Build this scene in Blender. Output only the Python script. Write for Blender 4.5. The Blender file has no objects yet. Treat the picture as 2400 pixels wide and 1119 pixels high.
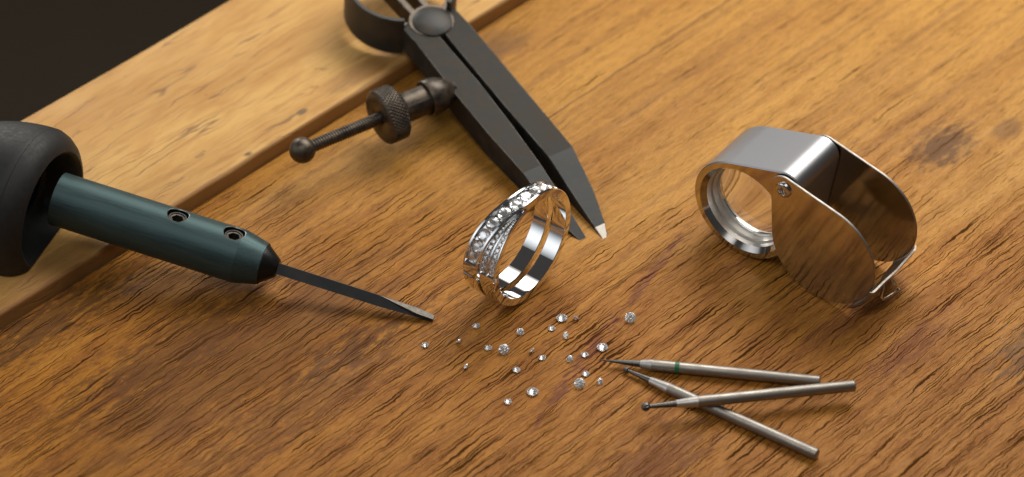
# One unit is one centimetre.
import bpy, bmesh, math, random
from mathutils import Vector, Matrix
from math import sin, cos, pi, radians as rad, sqrt, atan2, hypot

scene = bpy.context.scene
col = scene.collection
random.seed(7)

# ------------------------------------------------------------------ camera
ELEV, DIST = rad(43), 60.0
cd = bpy.data.cameras.new("camera")
cam = bpy.data.objects.new("camera", cd)
col.objects.link(cam)
cam.location = (0, -DIST * cos(ELEV), DIST * sin(ELEV))
cam.rotation_euler = (pi / 2 - ELEV, 0, 0)
cd.lens, cd.sensor_width = 100, 36
cd.clip_start, cd.clip_end = 1, 1000
cd.dof.use_dof = True
cd.dof.focus_distance = 58.3
cd.dof.aperture_fstop = 0.138
scene.camera = cam

# ------------------------------------------------------------------ light
world = bpy.data.worlds.new("World")
scene.world = world
world.use_nodes = True
bg = world.node_tree.nodes["Background"]
bg.inputs[0].default_value = (1.0, 0.93, 0.86, 1)
bg.inputs[1].default_value = 0.05


def softbox(name, loc, aim, sx, sy, power, colour):
    l = bpy.data.lights.new(name, 'AREA')
    l.shape = 'RECTANGLE'
    l.size, l.size_y, l.energy, l.color = sx, sy, power, colour
    # a real softbox is brightest in the middle of its cloth
    l.use_nodes = True
    nt = l.node_tree
    em = nt.nodes["Emission"]
    geo = nt.nodes.new('ShaderNodeNewGeometry')
    sub = nt.nodes.new('ShaderNodeVectorMath')
    sub.operation = 'SUBTRACT'
    sub.inputs[1].default_value = (0.5, 0.5, 0)
    ln = nt.nodes.new('ShaderNodeVectorMath')
    ln.operation = 'LENGTH'
    mr = nt.nodes.new('ShaderNodeMapRange')
    mr.interpolation_type = 'SMOOTHSTEP'
    for k_, v_ in zip(range(1, 5), (0.05, 0.62, 2.1, 0.06)):
        mr.inputs[k_].default_value = v_
    nt.links.new(geo.outputs['Parametric'], sub.inputs[0])
    nt.links.new(sub.outputs[0], ln.inputs[0])
    nt.links.new(ln.outputs['Value'], mr.inputs[0])
    nt.links.new(mr.outputs[0], em.inputs['Strength'])
    o = bpy.data.objects.new(name, l)
    col.objects.link(o)
    o.location = loc
    o.rotation_euler = (Vector(aim) - Vector(loc)).to_track_quat('-Z', 'Y').to_euler()
    return o


softbox("key_softbox", (14, 26, 36), (1, 3, 0), 54, 36, 31000, (1.0, 0.94, 0.86))
softbox("side_softbox", (-50, -10, 22), (0, 0, 0), 60, 50, 7200, (0.95, 0.98, 1.0))
softbox("rim_softbox", (-24, 44, 18), (-4, 4, 0), 22, 12, 9000, (1.0, 0.95, 0.88))
softbox("front_fill_softbox", (-8, -30, 62), (0, 0, 0), 56, 42, 12500, (1.0, 0.97, 0.93))

scene.view_settings.view_transform = 'Standard'
scene.view_settings.look = 'None'
scene.view_settings.exposure = 0
scene.view_settings.gamma = 1
scene.render.engine = 'CYCLES'
cy = scene.cycles
cy.use_denoising = True
cy.max_bounces = 14
cy.transmission_bounces = 12
cy.glossy_bounces = 6
cy.diffuse_bounces = 3
cy.sample_clamp_indirect = 8
cy.caustics_reflective = True
cy.caustics_refractive = True
cy.blur_glossy = 0.3


# ------------------------------------------------------------------ node helper
class NT:
    def __init__(s, name):
        s.m = bpy.data.materials.new(name)
        s.m.use_nodes = True
        s.t = s.m.node_tree
        s.b = s.t.nodes["Principled BSDF"]
        s.out = s.t.nodes["Material Output"]

    def n(s, typ, **kw):
        nd = s.t.nodes.new(typ)
        for k, v in kw.items():
            setattr(nd, k, v)
        return nd

    def set(s, sock, v):
        if isinstance(v, bpy.types.NodeSocket):
            s.t.links.new(v, sock)
        else:
            sock.default_value = v

    def math(s, op, a, b=0.0, c=0.0, clamp=False):
        nd = s.n('ShaderNodeMath', operation=op, use_clamp=clamp)
        s.set(nd.inputs[0], a)
        s.set(nd.inputs[1], b)
        s.set(nd.inputs[2], c)
        return nd.outputs[0]

    def mapping(s, vec, scale=(1, 1, 1), rot=(0, 0, 0), loc=(0, 0, 0)):
        nd = s.n('ShaderNodeMapping')
        s.set(nd.inputs[0], vec)
        nd.inputs[1].default_value = loc
        nd.inputs[2].default_value = rot
        nd.inputs[3].default_value = scale
        return nd.outputs[0]

    def noise(s, vec, scale=1.0, detail=3.0, rough=0.5, dist=0.0):
        nd = s.n('ShaderNodeTexNoise')
        s.set(nd.inputs['Vector'], vec)
        nd.inputs['Scale'].default_value = scale
        nd.inputs['Detail'].default_value = detail
        nd.inputs['Roughness'].default_value = rough
        nd.inputs['Distortion'].default_value = dist
        return nd.outputs[0]

    def ramp(s, fac, lo, hi, a=0.0, b=1.0):
        nd = s.n('ShaderNodeMapRange', interpolation_type='SMOOTHSTEP')
        s.set(nd.inputs[0], fac)
        nd.inputs[1].default_value = lo
        nd.inputs[2].default_value = hi
        nd.inputs[3].default_value = a
        nd.inputs[4].default_value = b
        return nd.outputs[0]

    def mix(s, fac, a, b, blend='MIX'):
        nd = s.n('ShaderNodeMix', data_type='RGBA', blend_type=blend)
        s.set(nd.inputs[0], fac)
        s.set(nd.inputs[6], a if isinstance(a, bpy.types.NodeSocket) else (*a, 1))
        s.set(nd.inputs[7], b if isinstance(b, bpy.types.NodeSocket) else (*b, 1))
        return nd.outputs[2]

    def obj(s):
        return s.n('ShaderNodeTexCoord').outputs['Object']

    def bump(s, h, strength, dist):
        nd = s.n('ShaderNodeBump')
        nd.inputs['Strength'].default_value = strength
        nd.inputs['Distance'].default_value = dist
        s.set(nd.inputs['Height'], h)
        s.set(s.b.inputs['Normal'], nd.outputs[0])

    def p(s, **kw):
        for k, v in kw.items():
            k = k.replace('_', ' ')
            if k in ('Base Color', 'Specular Tint') and not isinstance(v, bpy.types.NodeSocket):
                v = (*v, 1)
            s.set(s.b.inputs[k], v)
        return s.m


# ------------------------------------------------------------------ wood
# boards are modelled with local X along the grain, Y across it
def spot(k, g, x, y, rx, ry, fuzz, ang=0.0, rag=1.6):
    """1 inside an uneven elliptical patch centred at (x along grain, y across)."""
    sx = k.n('ShaderNodeSeparateXYZ')
    k.set(sx.inputs[0], g)
    ux, uy = k.math('SUBTRACT', sx.outputs[0], x), k.math('SUBTRACT', sx.outputs[1], y)
    ca, sa = cos(rad(ang)), sin(rad(ang))
    dx = k.math('DIVIDE', k.math('MULTIPLY_ADD', ux, ca, k.math('MULTIPLY', uy, sa)), rx)
    dy = k.math('DIVIDE', k.math('MULTIPLY_ADD', uy, ca, k.math('MULTIPLY', ux, -sa)), ry)
    d = k.math('SQRT', k.math('ADD', k.math('MULTIPLY', dx, dx), k.math('MULTIPLY', dy, dy)))
    d = k.math('ADD', d, k.math('MULTIPLY', k.math('SUBTRACT', fuzz, 0.5), rag))
    return k.ramp(d, 1.15, 0.35)


def oak_material():
    k = NT("worn_oak")
    g = k.obj()
    warp = k.n('ShaderNodeTexNoise')
    k.set(warp.inputs['Vector'], k.mapping(g, (0.9, 2.0, 1)))
    warp.inputs['Scale'].default_value = 1.0
    warp.inputs['Detail'].default_value = 3
    vm = k.n('ShaderNodeVectorMath', operation='MULTIPLY_ADD')
    k.set(vm.inputs[0], warp.outputs[1])
    vm.inputs[1].default_value = (0.0, 0.20, 0)
    k.set(vm.inputs[2], g)
    warp2 = k.n('ShaderNodeTexNoise')
    k.set(warp2.inputs['Vector'], k.mapping(g, (4.4, 4.0, 1)))
    warp2.inputs['Detail'].default_value = 2
    warp2.inputs['Scale'].default_value = 1.0
    vm2 = k.n('ShaderNodeVectorMath', operation='MULTIPLY_ADD')
    k.set(vm2.inputs[0], warp2.outputs[1])
    vm2.inputs[1].default_value = (0.0, 0.095, 0)
    k.set(vm2.inputs[2], vm.outputs[0])
    w = vm2.outputs[0]
    broad = k.noise(k.mapping(g, (0.10, 0.42, 1)), 1.0, 3, 0.55)
    mid = k.noise(k.mapping(w, (0.5, 3.2, 1)), 1.0, 4, 0.6)
    fine = k.noise(k.mapping(w, (2.6, 30, 1)), 1.0, 4, 0.7)
    speck = k.noise(k.mapping(g, (9, 30, 1)), 1.0, 2, 0.6)
    # weathered, open-grained front; its darker colour also paints in the light's falloff
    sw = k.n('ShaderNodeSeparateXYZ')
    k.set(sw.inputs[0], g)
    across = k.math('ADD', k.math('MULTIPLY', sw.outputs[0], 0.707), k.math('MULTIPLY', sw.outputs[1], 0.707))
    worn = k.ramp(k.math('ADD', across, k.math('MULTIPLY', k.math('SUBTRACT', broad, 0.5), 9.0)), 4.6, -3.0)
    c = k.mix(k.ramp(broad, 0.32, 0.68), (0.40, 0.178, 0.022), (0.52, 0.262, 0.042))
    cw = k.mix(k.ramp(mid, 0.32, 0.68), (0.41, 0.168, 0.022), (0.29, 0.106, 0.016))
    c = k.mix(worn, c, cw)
    c = k.mix(k.math('MULTIPLY', k.ramp(mid, 0.45, 0.75), 0.38), c, (0.20, 0.072, 0.020))
    c = k.mix(k.math('MULTIPLY', k.ramp(fine, 0.42, 0.72), 0.40), c, (0.19, 0.070, 0.016))
    c = k.mix(k.math('MULTIPLY', k.ramp(speck, 0.58, 0.80), 0.45), c, (0.60, 0.33, 0.11))
    lines = k.noise(k.mapping(w, (0.07, 5.5, 1), loc=(2, 8, 0)), 1.0, 3, 0.6)
    c = k.mix(k.math('MULTIPLY', k.ramp(lines, 0.48, 0.66), 0.42), c, (0.20, 0.078, 0.018))
    c = k.mix(k.math('MULTIPLY', k.ramp(lines, 0.44, 0.30), 0.25), c, (0.62, 0.33, 0.07))
    fib = k.noise(k.mapping(w, (7.0, 60, 1), loc=(5, 5, 0)), 1.0, 3, 0.7)
    c = k.mix(k.math('MULTIPLY', k.ramp(fib, 0.50, 0.72), 0.50), c, (0.12, 0.046, 0.014))
    c = k.mix(k.math('MULTIPLY', k.ramp(fib, 0.46, 0.30), 0.40), c, (0.62, 0.33, 0.08))
    # open pores: thin wavy dark splits that run with the grain
    area = k.noise(k.mapping(g, (0.13, 0.30, 1), loc=(4.2, 1.5, 0)), 1.0, 2, 0.5)
    lift = k.math('ADD', k.ramp(area, 0.32, 0.62, -0.016, 0.006), k.ramp(worn, 0.0, 1.0, -0.080, 0.005))
    r1 = k.math('ADD', k.noise(k.mapping(w, (0.50, 28.0, 1)), 1.0, 0.5, 0.3), lift)
    pore = k.ramp(r1, 0.635, 0.668)
    r2 = k.math('ADD', k.noise(k.mapping(w, (0.8, 36.0, 1), loc=(9, 2, 0)), 1.0, 1.0, 0.4), lift)
    short = k.ramp(r2, 0.625, 0.66)
    r3 = k.noise(k.mapping(w, (2.2, 40.0, 1), loc=(1, 4, 0)), 1.0, 1.0, 0.4)
    tiny = k.ramp(r3, 0.60, 0.70)
    pore_all = k.math('MAXIMUM', pore, k.math('MAXIMUM', k.math('MULTIPLY', short, 0.9), k.math('MULTIPLY', tiny, 0.55)))
    c = k.mix(k.math('MULTIPLY', pore_all, 0.86), c, (0.024, 0.010, 0.005))
    # wear marks and stains, plus the graver's shade painted lower left
    fz = k.noise(k.mapping(g, (0.9, 1.6, 1)), 1.0, 4, 0.62)
    fz2 = k.noise(k.mapping(g, (2.2, 7.0, 1)), 1.0, 4, 0.7)
    for (x, y, rx, ry, strength, tone, f) in STAINS_AND_SHADE:
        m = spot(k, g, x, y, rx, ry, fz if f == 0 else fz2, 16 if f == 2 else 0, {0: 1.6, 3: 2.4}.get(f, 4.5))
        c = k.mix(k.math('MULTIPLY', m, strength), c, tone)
    # the long hairline split behind the loupe
    sx = k.n('ShaderNodeSeparateXYZ')
    k.set(sx.inputs[0], w)
    d = k.math('ABSOLUTE', k.math('SUBTRACT', sx.outputs[1], 2.27 + 0.08))
    crack = k.math('MULTIPLY', k.ramp(d, 0.035, 0.012), k.ramp(sx.outputs[0], 2.4, 4.2))
    c = k.mix(k.math('MULTIPLY', crack, 0.75), c, (0.09, 0.035, 0.012))
    h = k.math('SUBTRACT', k.math('MULTIPLY', fine, 0.25), k.math('MAXIMUM', pore_all, crack))
    h = k.math('MULTIPLY', h, k.ramp(worn, 0.0, 1.0, 0.35, 1.0))
    k.bump(h, 0.45, 0.014)
    ro = k.ramp(mid, 0.3, 0.8, 0.50, 0.66)
    sp = k.math('MULTIPLY', k.math('SUBTRACT', 1.0, pore_all), k.ramp(worn, 0.0, 1.0, 0.26, 0.16))
    return k.p(Base_Color=c, Roughness=ro, Specular_IOR_Level=sp)


def pine_material():
    k = NT("pale_beech")
    g = k.obj()
    warp = k.n('ShaderNodeTexNoise')
    k.set(warp.inputs['Vector'], k.mapping(g, (0.35, 0.8, 1)))
    vm = k.n('ShaderNodeVectorMath', operation='MULTIPLY_ADD')
    k.set(vm.inputs[0], warp.outputs[1])
    vm.inputs[1].default_value = (0.0, 0.22, 0)
    k.set(vm.inputs[2], g)
    w = vm.outputs[0]
    broad = k.noise(k.mapping(w, (0.14, 0.9, 1)), 1.0, 4, 0.6)
    fine = k.noise(k.mapping(w, (0.9, 13, 1)), 1.0, 4, 0.62)
    blot = k.noise(k.mapping(g, (0.9, 1.7, 1)), 1.0, 4, 0.6)
    c = k.mix(k.ramp(broad, 0.3, 0.7), (0.46, 0.240, 0.062), (0.61, 0.362, 0.110))
    c = k.mix(k.math('MULTIPLY', k.ramp(fine, 0.42, 0.72), 0.55), c, (0.33, 0.15, 0.04))
    c = k.mix(k.math('MULTIPLY', k.ramp(blot, 0.48, 0.72), 0.35), c, (0.42, 0.19, 0.055))
    r1 = k.noise(k.mapping(w, (0.16, 2.6, 1), loc=(2, 5, 0)), 1.0, 2, 0.5)
    brk = k.noise(k.mapping(w, (0.5, 1.2, 1), loc=(1, 1, 0)), 1.0, 2, 0.5)
    scr = k.math('MULTIPLY', k.ramp(k.math('ABSOLUTE', k.math('SUBTRACT', r1, 0.5)), 0.016, 0.002),
                 k.ramp(brk, 0.47, 0.60))
    c = k.mix(k.math('MULTIPLY', scr, 0.7), c, (0.16, 0.075, 0.028))
    dots = k.noise(k.mapping(g, (2.4, 4.5, 1), loc=(7, 3, 0)), 1.0, 2, 0.45)
    dt = k.ramp(dots, 0.70, 0.76)
    c = k.mix(k.math('MULTIPLY', dt, 0.35), c, (0.12, 0.075, 0.045))
    # the sawn side of the board is browner than its planed top
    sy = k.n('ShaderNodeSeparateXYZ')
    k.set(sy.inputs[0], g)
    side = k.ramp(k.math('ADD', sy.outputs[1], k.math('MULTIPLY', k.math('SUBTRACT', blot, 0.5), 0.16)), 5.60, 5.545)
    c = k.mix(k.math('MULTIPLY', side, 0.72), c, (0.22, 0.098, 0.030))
    # dirt worked in along the near edge
    fz = k.noise(k.mapping(g, (1.0, 3.0, 1)), 1.0, 4, 0.65)
    for (x, y, rx, ry, strength, tone) in PLANK_STAINS:
        c = k.mix(k.math('MULTIPLY', spot(k, g, x, y, rx, ry, fz), strength), c, tone)
    h = k.math('SUBTRACT', k.math('MULTIPLY', fine, 0.3), k.math('MAXIMUM', scr, dt))
    h = k.math('ADD', h, k.math('MULTIPLY', blot, 0.5))
    k.bump(h, 0.6, 0.015)
    return k.p(Base_Color=c, Roughness=k.ramp(blot, 0.3, 0.7, 0.48, 0.62), Specular_IOR_Level=0.28)


def gr(x, y):
    """table x, y -> (along grain, across grain)"""
    return ((x + y) / sqrt(2), (y - x) / sqrt(2))


STAINS_AND_SHADE = []
for (x, y, rx, ry, s, tone, f) in [
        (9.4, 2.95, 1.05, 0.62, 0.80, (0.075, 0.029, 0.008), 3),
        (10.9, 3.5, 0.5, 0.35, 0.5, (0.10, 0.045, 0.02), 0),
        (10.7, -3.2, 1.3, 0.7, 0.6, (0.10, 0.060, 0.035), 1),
        (2.9, -1.1, 1.5, 0.13, 0.5, (0.10, 0.020, 0.024), 2),
        (1.55, -3.4, 1.2, 0.15, 0.5, (0.10, 0.022, 0.024), 2),
        (0.95, -4.5, 1.0, 0.14, 0.5, (0.11, 0.026, 0.024), 2),
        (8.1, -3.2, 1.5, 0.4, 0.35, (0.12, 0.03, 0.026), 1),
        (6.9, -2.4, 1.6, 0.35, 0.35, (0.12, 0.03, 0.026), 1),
        (2.8, -6.4, 1.5, 0.8, 0.5, (0.13, 0.045, 0.02), 1),
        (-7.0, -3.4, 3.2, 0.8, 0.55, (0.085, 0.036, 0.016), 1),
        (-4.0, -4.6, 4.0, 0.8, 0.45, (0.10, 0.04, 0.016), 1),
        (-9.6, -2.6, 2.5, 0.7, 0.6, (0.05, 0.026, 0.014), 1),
        (-5.5, -3.6, 5.0, 1.3, 0.55, (0.10, 0.042, 0.018), 0),  # broad lower-left darkening: stain with the graver's shade painted into it
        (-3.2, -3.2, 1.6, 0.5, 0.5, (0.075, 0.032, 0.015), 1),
        (-0.4, 6.3, 1.0, 0.5, 0.6, (0.10, 0.05, 0.022), 0)]:
    a, b = gr(x, y)
    STAINS_AND_SHADE.append((a, b, rx, ry, s, tone, f))
PLANK_STAINS = []
for (x, y, rx, ry, s, tone) in [
        (-8.0, -0.9, 0.5, 0.3, 0.6, (0.035, 0.04, 0.032)),
        (-7.4, -0.5, 0.35, 0.2, 0.55, (0.035, 0.04, 0.032)),
        (-9.6, -1.4, 2.2, 0.45, 0.5, (0.16, 0.075, 0.028)),
        (-4.6, 3.7, 0.16, 0.08, 0.8, (0.09, 0.06, 0.04)),
        (-5.7, 2.3, 0.14, 0.09, 0.8, (0.05, 0.03, 0.02)),
        (-3.3, 5.1, 1.2, 0.4, 0.45, (0.20, 0.09, 0.035))]:
    a, b = gr(x, y)
    PLANK_STAINS.append((a, b, rx, ry, s, tone))

OAK, PINE = oak_material(), pine_material()


# ------------------------------------------------------------------ other materials
def metal(name, colour, rough, colour2=None, nscale=3.0, rough2=None, metallic=1.0, bump=0.0, stretch=(1, 1, 1), bscale=30, wear=None, spec=0.5):
    k = NT(name)
    g = k.mapping(k.obj(), stretch)
    n = k.noise(g, nscale, 5, 0.62)
    f = k.ramp(n, 0.36, 0.66)
    c = k.mix(f, colour, colour2 or tuple(x * 0.93 for x in colour))
    r = k.ramp(n, 0.32, 0.7, rough, rough2 if rough2 is not None else rough * 1.2)
    if bump:
        k.bump(k.noise(g, bscale, 3, 0.6), bump, 0.01)
    met = metallic
    if wear:
        # edges rubbed back to bare metal
        bv_ = k.n('ShaderNodeBevel', samples=6)
        bv_.inputs['Radius'].default_value = wear
        ge = k.n('ShaderNodeNewGeometry')
        dt = k.n('ShaderNodeVectorMath', operation='DOT_PRODUCT')
        k.set(dt.inputs[0], bv_.outputs[0])
        k.set(dt.inputs[1], ge.outputs['Normal'])
        e = k.ramp(dt.outputs['Value'], 0.985, 0.86)
        e = k.math('MULTIPLY', e, k.ramp(k.noise(k.obj(), 3.0, 4, 0.65), 0.30, 0.56))
        e = k.math('MULTIPLY', e, 0.6)
        c = k.mix(e, c, (0.30, 0.275, 0.24))
        met = k.math('MAXIMUM', metallic, k.math('MULTIPLY', e, 0.9))
        r = k.math('MULTIPLY_ADD', e, -0.12, r)
    return k.p(Base_Color=c, Roughness=r, Metallic=met, Specular_IOR_Level=spec)


M = {}
M['blued'] = metal("blackened_steel", (0.022, 0.022, 0.021), 0.46, (0.045, 0.039, 0.031), 2.6, 0.62, 0.22, 0.16, (1, 1, 1), 14, 0.05, 0.14)
M['blued_band'] = metal("blackened_spring_steel", (0.030, 0.032, 0.033), 0.44, (0.055, 0.047, 0.038), 1.6, 0.54, 0.4, 0.05, (1, 1, 1), 30, 0.03, 0.35)
M['brown_steel'] = metal("browned_steel", (0.055, 0.048, 0.041), 0.36, (0.12, 0.097, 0.074), 4.0, 0.5, 0.8, 0.10, (1, 1, 1), 16, 0.025)
M['blued_ground'] = metal("ground_blackened_steel", (0.026, 0.030, 0.032), 0.42, (0.045, 0.044, 0.042), 3.0, 0.5, 0.2, 0.08, (1, 1, 1), 14, 0.04, 0.16)
M['bright_tip'] = metal("ground_steel", (0.30, 0.285, 0.26), 0.5, (0.24, 0.225, 0.205), 8, 0.5, 1.0, 0.06, (1, 6, 1), 20)
M['ground_tip'] = metal("stone_ground_steel", (0.20, 0.185, 0.165), 0.55, (0.15, 0.14, 0.125), 8, 0.65, 0.6, 0.08, (1, 8, 8), 20)
M['teal'] = metal("teal_anodised_aluminium", (0.040, 0.074, 0.077), 0.44, (0.054, 0.092, 0.095), 3.0, 0.54, 0.7, 0.16, (0.6, 9, 9), 5)
M['rim'] = metal("bare_aluminium_edge", (0.30, 0.36, 0.36), 0.35)
M['gold_clip'] = metal("brass_catch", (0.16, 0.11, 0.035), 0.45)
M['tool_steel'] = metal("dark_tool_steel", (0.030, 0.034, 0.036), 0.42, (0.045, 0.045, 0.046), 3, 0.5, 0.7, 0.05)
M['silver'] = metal("polished_white_gold", (0.86, 0.875, 0.89), 0.035, None, 2, 0.045)
M['satin'] = metal("satin_chrome", (0.385, 0.395, 0.42), 0.37, (0.36, 0.37, 0.395), 70, 0.42, 1.0, 0.06, (1, 1, 1), 90)
M['chrome'] = metal("polished_nickel", (0.62, 0.605, 0.585), 0.09, (0.57, 0.555, 0.535), 2, 0.13)
M['bur'] = metal("bur_steel", (0.34, 0.318, 0.288), 0.46, (0.27, 0.25, 0.225), 3, 0.54, 1.0, 0.06, (1, 5, 5), 12)
M['bur_ground'] = metal("ground_bur_neck", (0.56, 0.55, 0.53), 0.45, (0.50, 0.49, 0.47), 3, 0.5, 1.0, 0.10, (40, 1, 1), 3)
M['carbide'] = metal("dark_carbide", (0.17, 0.165, 0.155), 0.34, (0.11, 0.105, 0.10), 6, 0.45, 1.0, 0.08, (14, 1, 1), 6)
M['ball'] = metal("cutting_carbide", (0.20, 0.20, 0.20), 0.25, (0.12, 0.12, 0.12), 6, 0.35)


def plain(name, colour, rough, bump=0.0, bscale=20, spec=0.5):
    k = NT(name)
    n = k.noise(k.obj(), bscale, 4, 0.6)
    c = k.mix(k.ramp(n, 0.35, 0.7), colour, tuple(x * 1.25 for x in colour))
    if bump:
        k.bump(n, bump, 0.012)
    return k.p(Base_Color=c, Roughness=k.ramp(n, 0.3, 0.7, rough * 0.9, rough * 1.15), Specular_IOR_Level=spec)


M['rubber'] = plain("matt_black_handle", (0.011, 0.0115, 0.012), 0.58, 0.22, 9, 0.38)
M['collet'] = plain("black_collet", (0.005, 0.005, 0.005), 0.36, 0.05, 20, 0.3)
M['green'] = plain("green_enamel", (0.004, 0.12, 0.045), 0.42, 0.05)
M['bore'] = metal("pale_satin_bore", (0.66, 0.65, 0.61), 0.40, (0.60, 0.59, 0.55), 3, 0.48, 0.8)
M['socket'] = metal("dark_socket_steel", (0.050, 0.046, 0.042), 0.42, (0.08, 0.07, 0.06), 5, 0.5, 0.8)
M['floor'] = plain("dark_floor", (0.16, 0.125, 0.085), 0.9, 0, 0.02)


def glass(name, ior, colour=(1, 1, 1), weight=1.0):
    k = NT(name)
    return k.p(Base_Color=colour, Roughness=0.0, IOR=ior, Transmission_Weight=weight)


M['diamond'] = glass("diamond", 2.42, (1, 1, 1), 0.88)
M['melee'] = glass("melee_diamond", 2.42, (1, 1, 1), 0.76)
M['lens'] = glass("lens_glass", 1.5)


# ------------------------------------------------------------------ mesh helpers
def mesh_obj(name, verts, faces, mat, parent=None, smooth=40, bevel=0.0, segs=2):
    me = bpy.data.meshes.new(name)
    me.from_pydata([tuple(v) for v in verts], [], faces)
    bm = bmesh.new()
    bm.from_mesh(me)
    bmesh.ops.recalc_face_normals(bm, faces=bm.faces)
    bm.to_mesh(me)
    bm.free()
    return link(name, me, mat, parent, smooth, bevel, segs)


def link(name, me, mat, parent=None, smooth=40, bevel=0.0, segs=2):
    for m in (mat if isinstance(mat, (list, tuple)) else [mat]):
        me.materials.append(m)
    if smooth:
        me.shade_smooth()
        me.set_sharp_from_angle(angle=rad(smooth))
    o = bpy.data.objects.new(name, me)
    col.objects.link(o)
    if parent:
        o.parent = parent
    if bevel:
        b = o.modifiers.new("edge", 'BEVEL')
        b.width, b.segments, b.limit_method, b.angle_limit = bevel, segs, 'ANGLE', rad(35)
        b.harden_normals = False
    return o


def thing(name, label, cat, matrix=None, group=None, kind=None):
    o = bpy.data.objects.new(name, None)
    o.empty_display_size = 0.3
    col.objects.link(o)
    if matrix is not None:
        o.matrix_world = matrix
    tag(o, label, cat, group, kind)
    return o


def tag(o, label=None, cat=None, group=None, kind=None):
    if label: o['label'] = label
    if cat: o['category'] = cat
    if group: o['group'] = group
    if kind: o['kind'] = kind


def frame(origin, x, z):
    """matrix with local X along x and local Z as near z as possible"""
    x = Vector(x).normalized()
    z = Vector(z)
    y = z.cross(x).normalized()
    z = x.cross(y)
    m = Matrix((x, y, z)).transposed().to_4x4()
    m.translation = Vector(origin)
    return m


def grid_faces(nu, nv, closed_v=True, off=0):
    f = []
    for i in range(nu - 1):
        for j in range(nv if closed_v else nv - 1):
            a, b = off + i * nv + j, off + i * nv + (j + 1) % nv
            f.append((a, b, b + nv, a + nv))
    return f


def lathe(profile, n=64, radial=None, squash=None):
    """profile (x, r) turned about local X; r == 0 ends close to a point"""
    v, f = [], []
    for i, (x, r) in enumerate(profile):
        for j in range(n):
            t = 2 * pi * j / n
            rr = r if radial is None else radial(x, r, t)
            v.append((x, rr * cos(t), rr * sin(t)))
    f = grid_faces(len(profile), n)
    if profile[0][1] > 1e-6:
        f.append(tuple(range(n))[::-1])
    if profile[-1][1] > 1e-6:
        f.append(tuple(range((len(profile) - 1) * n, len(profile) * n)))
    return v, f


def merged(v, f, dist=1e-5):
    bm = bmesh.new()
    vs = [bm.verts.new(p) for p in v]
    for q in f:
        try:
            bm.faces.new([vs[i] for i in q])
        except ValueError:
            pass
    bmesh.ops.remove_doubles(bm, verts=bm.verts, dist=dist)
    bmesh.ops.recalc_face_normals(bm, faces=bm.faces)
    me = bpy.data.meshes.new("m")
    bm.to_mesh(me)
    bm.free()
    return me


def lathe_obj(name, profile, mat, parent, n=64, radial=None, smooth=40):
    v, f = lathe(profile, n, radial)
    me = merged(v, f)
    me.name = name
    return link(name, me, mat, parent, smooth)


def prism(outline, z0, z1):
    n = len(outline)
    v = [(x, y, z0) for x, y in outline] + [(x, y, z1) for x, y in outline]
    f = [tuple(range(n))[::-1], tuple(range(n, 2 * n))]
    f += [(i, (i + 1) % n, n + (i + 1) % n, n + i) for i in range(n)]
    return v, f


def join(*parts):
    v, f = [], []
    for pv, pf in parts:
        o = len(v)
        v += list(pv)
        f += [tuple(i + o for i in q) for q in pf]
    return v, f


def moved(part, m):
    return [tuple(m @ Vector(p)) for p in part[0]], part[1]


def tube(path, r, n=10, closed=False):
    v, f = [], []
    path = [Vector(p) for p in path]
    up = None
    for i, p in enumerate(path):
        a = path[i - 1] if (i or closed) else p
        b = path[(i + 1) % len(path)] if (i < len(path) - 1 or closed) else p
        d = (b - a).normalized()
        if up is None:
            up = d.orthogonal().normalized()
        up = (up - d * up.dot(d)).normalized()
        s = d.cross(up)
        for j in range(n):
            t = 2 * pi * j / n
            v.append(tuple(p + (up * cos(t) + s * sin(t)) * r))
    f = grid_faces(len(path), n)
    if closed:
        k = (len(path) - 1) * n
        f += [(k + j, k + (j + 1) % n, (j + 1) % n, j) for j in range(n)]
    else:
        f += [tuple(range(n))[::-1], tuple(range((len(path) - 1) * n, len(path) * n))]
    return v, f


# ------------------------------------------------------------------ the setting
fl = mesh_obj("floor", [(-300, -300, -75), (300, -300, -75), (300, 400, -75), (-300, 400, -75)], [(0, 1, 2, 3)], M['floor'], smooth=0)
tag(fl, "dark floor far below beyond the edge of the workbench", kind='structure')

bench = thing("workbench", "worn brown wooden workbench top carrying all the tools", None, Matrix.Rotation(rad(45), 4, 'Z'), kind='structure')


def board(name, x0, x1, y0, y1, z0, z1, mat, label, round_, wob=0.0, seed=0):
    rnd = random.Random(seed)
    n = 90
    edge0, edge1 = [], []
    for i in range(n + 1):
        x = x0 + (x1 - x0) * i / n
        w0 = wob * (sin(x * 1.3 + seed) * 0.5 + sin(x * 3.1 + 2) * 0.3 + rnd.uniform(-0.35, 0.35))
        edge0.append((x, y0 + w0))
        edge1.append((x, y1 + wob * 0.5 * sin(x * 0.9)))
    # cross-section rows from bottom front round to bottom back
    k = 5
    v = []
    for (xa, ya), (xb, yb) in zip(edge0, edge1):
        sec = [(ya, z0)]
        for a in range(k + 1):
            t = pi / 2 * a / k
            sec.append((ya + round_ * (1 - cos(t)), z1 - round_ * (1 - sin(t))))
        for a in range(k + 1):
            t = pi / 2 * a / k
            sec.append((yb - round_ * (1 - sin(t)), z1 - round_ * (1 - cos(t))))
        sec.append((yb, z0))
        v += [(xa, y, z) for y, z in sec]
    m = 2 * (k + 1) + 2
    f = grid_faces(n + 1, m)
    f += [tuple(range(m))[::-1], tuple(range(n * m, n * m + m))]
    o = mesh_obj(name, v, f, mat, bench, smooth=50)
    o['label'] = label
    return o


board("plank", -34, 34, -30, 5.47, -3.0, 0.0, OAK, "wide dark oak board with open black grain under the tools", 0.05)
board("plank", -34, 34, 5.50, 10.02, -3.0, 0.35, PINE, "narrow pale board standing proud along the back edge of the bench", 0.07, 0.03, 3)


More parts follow.
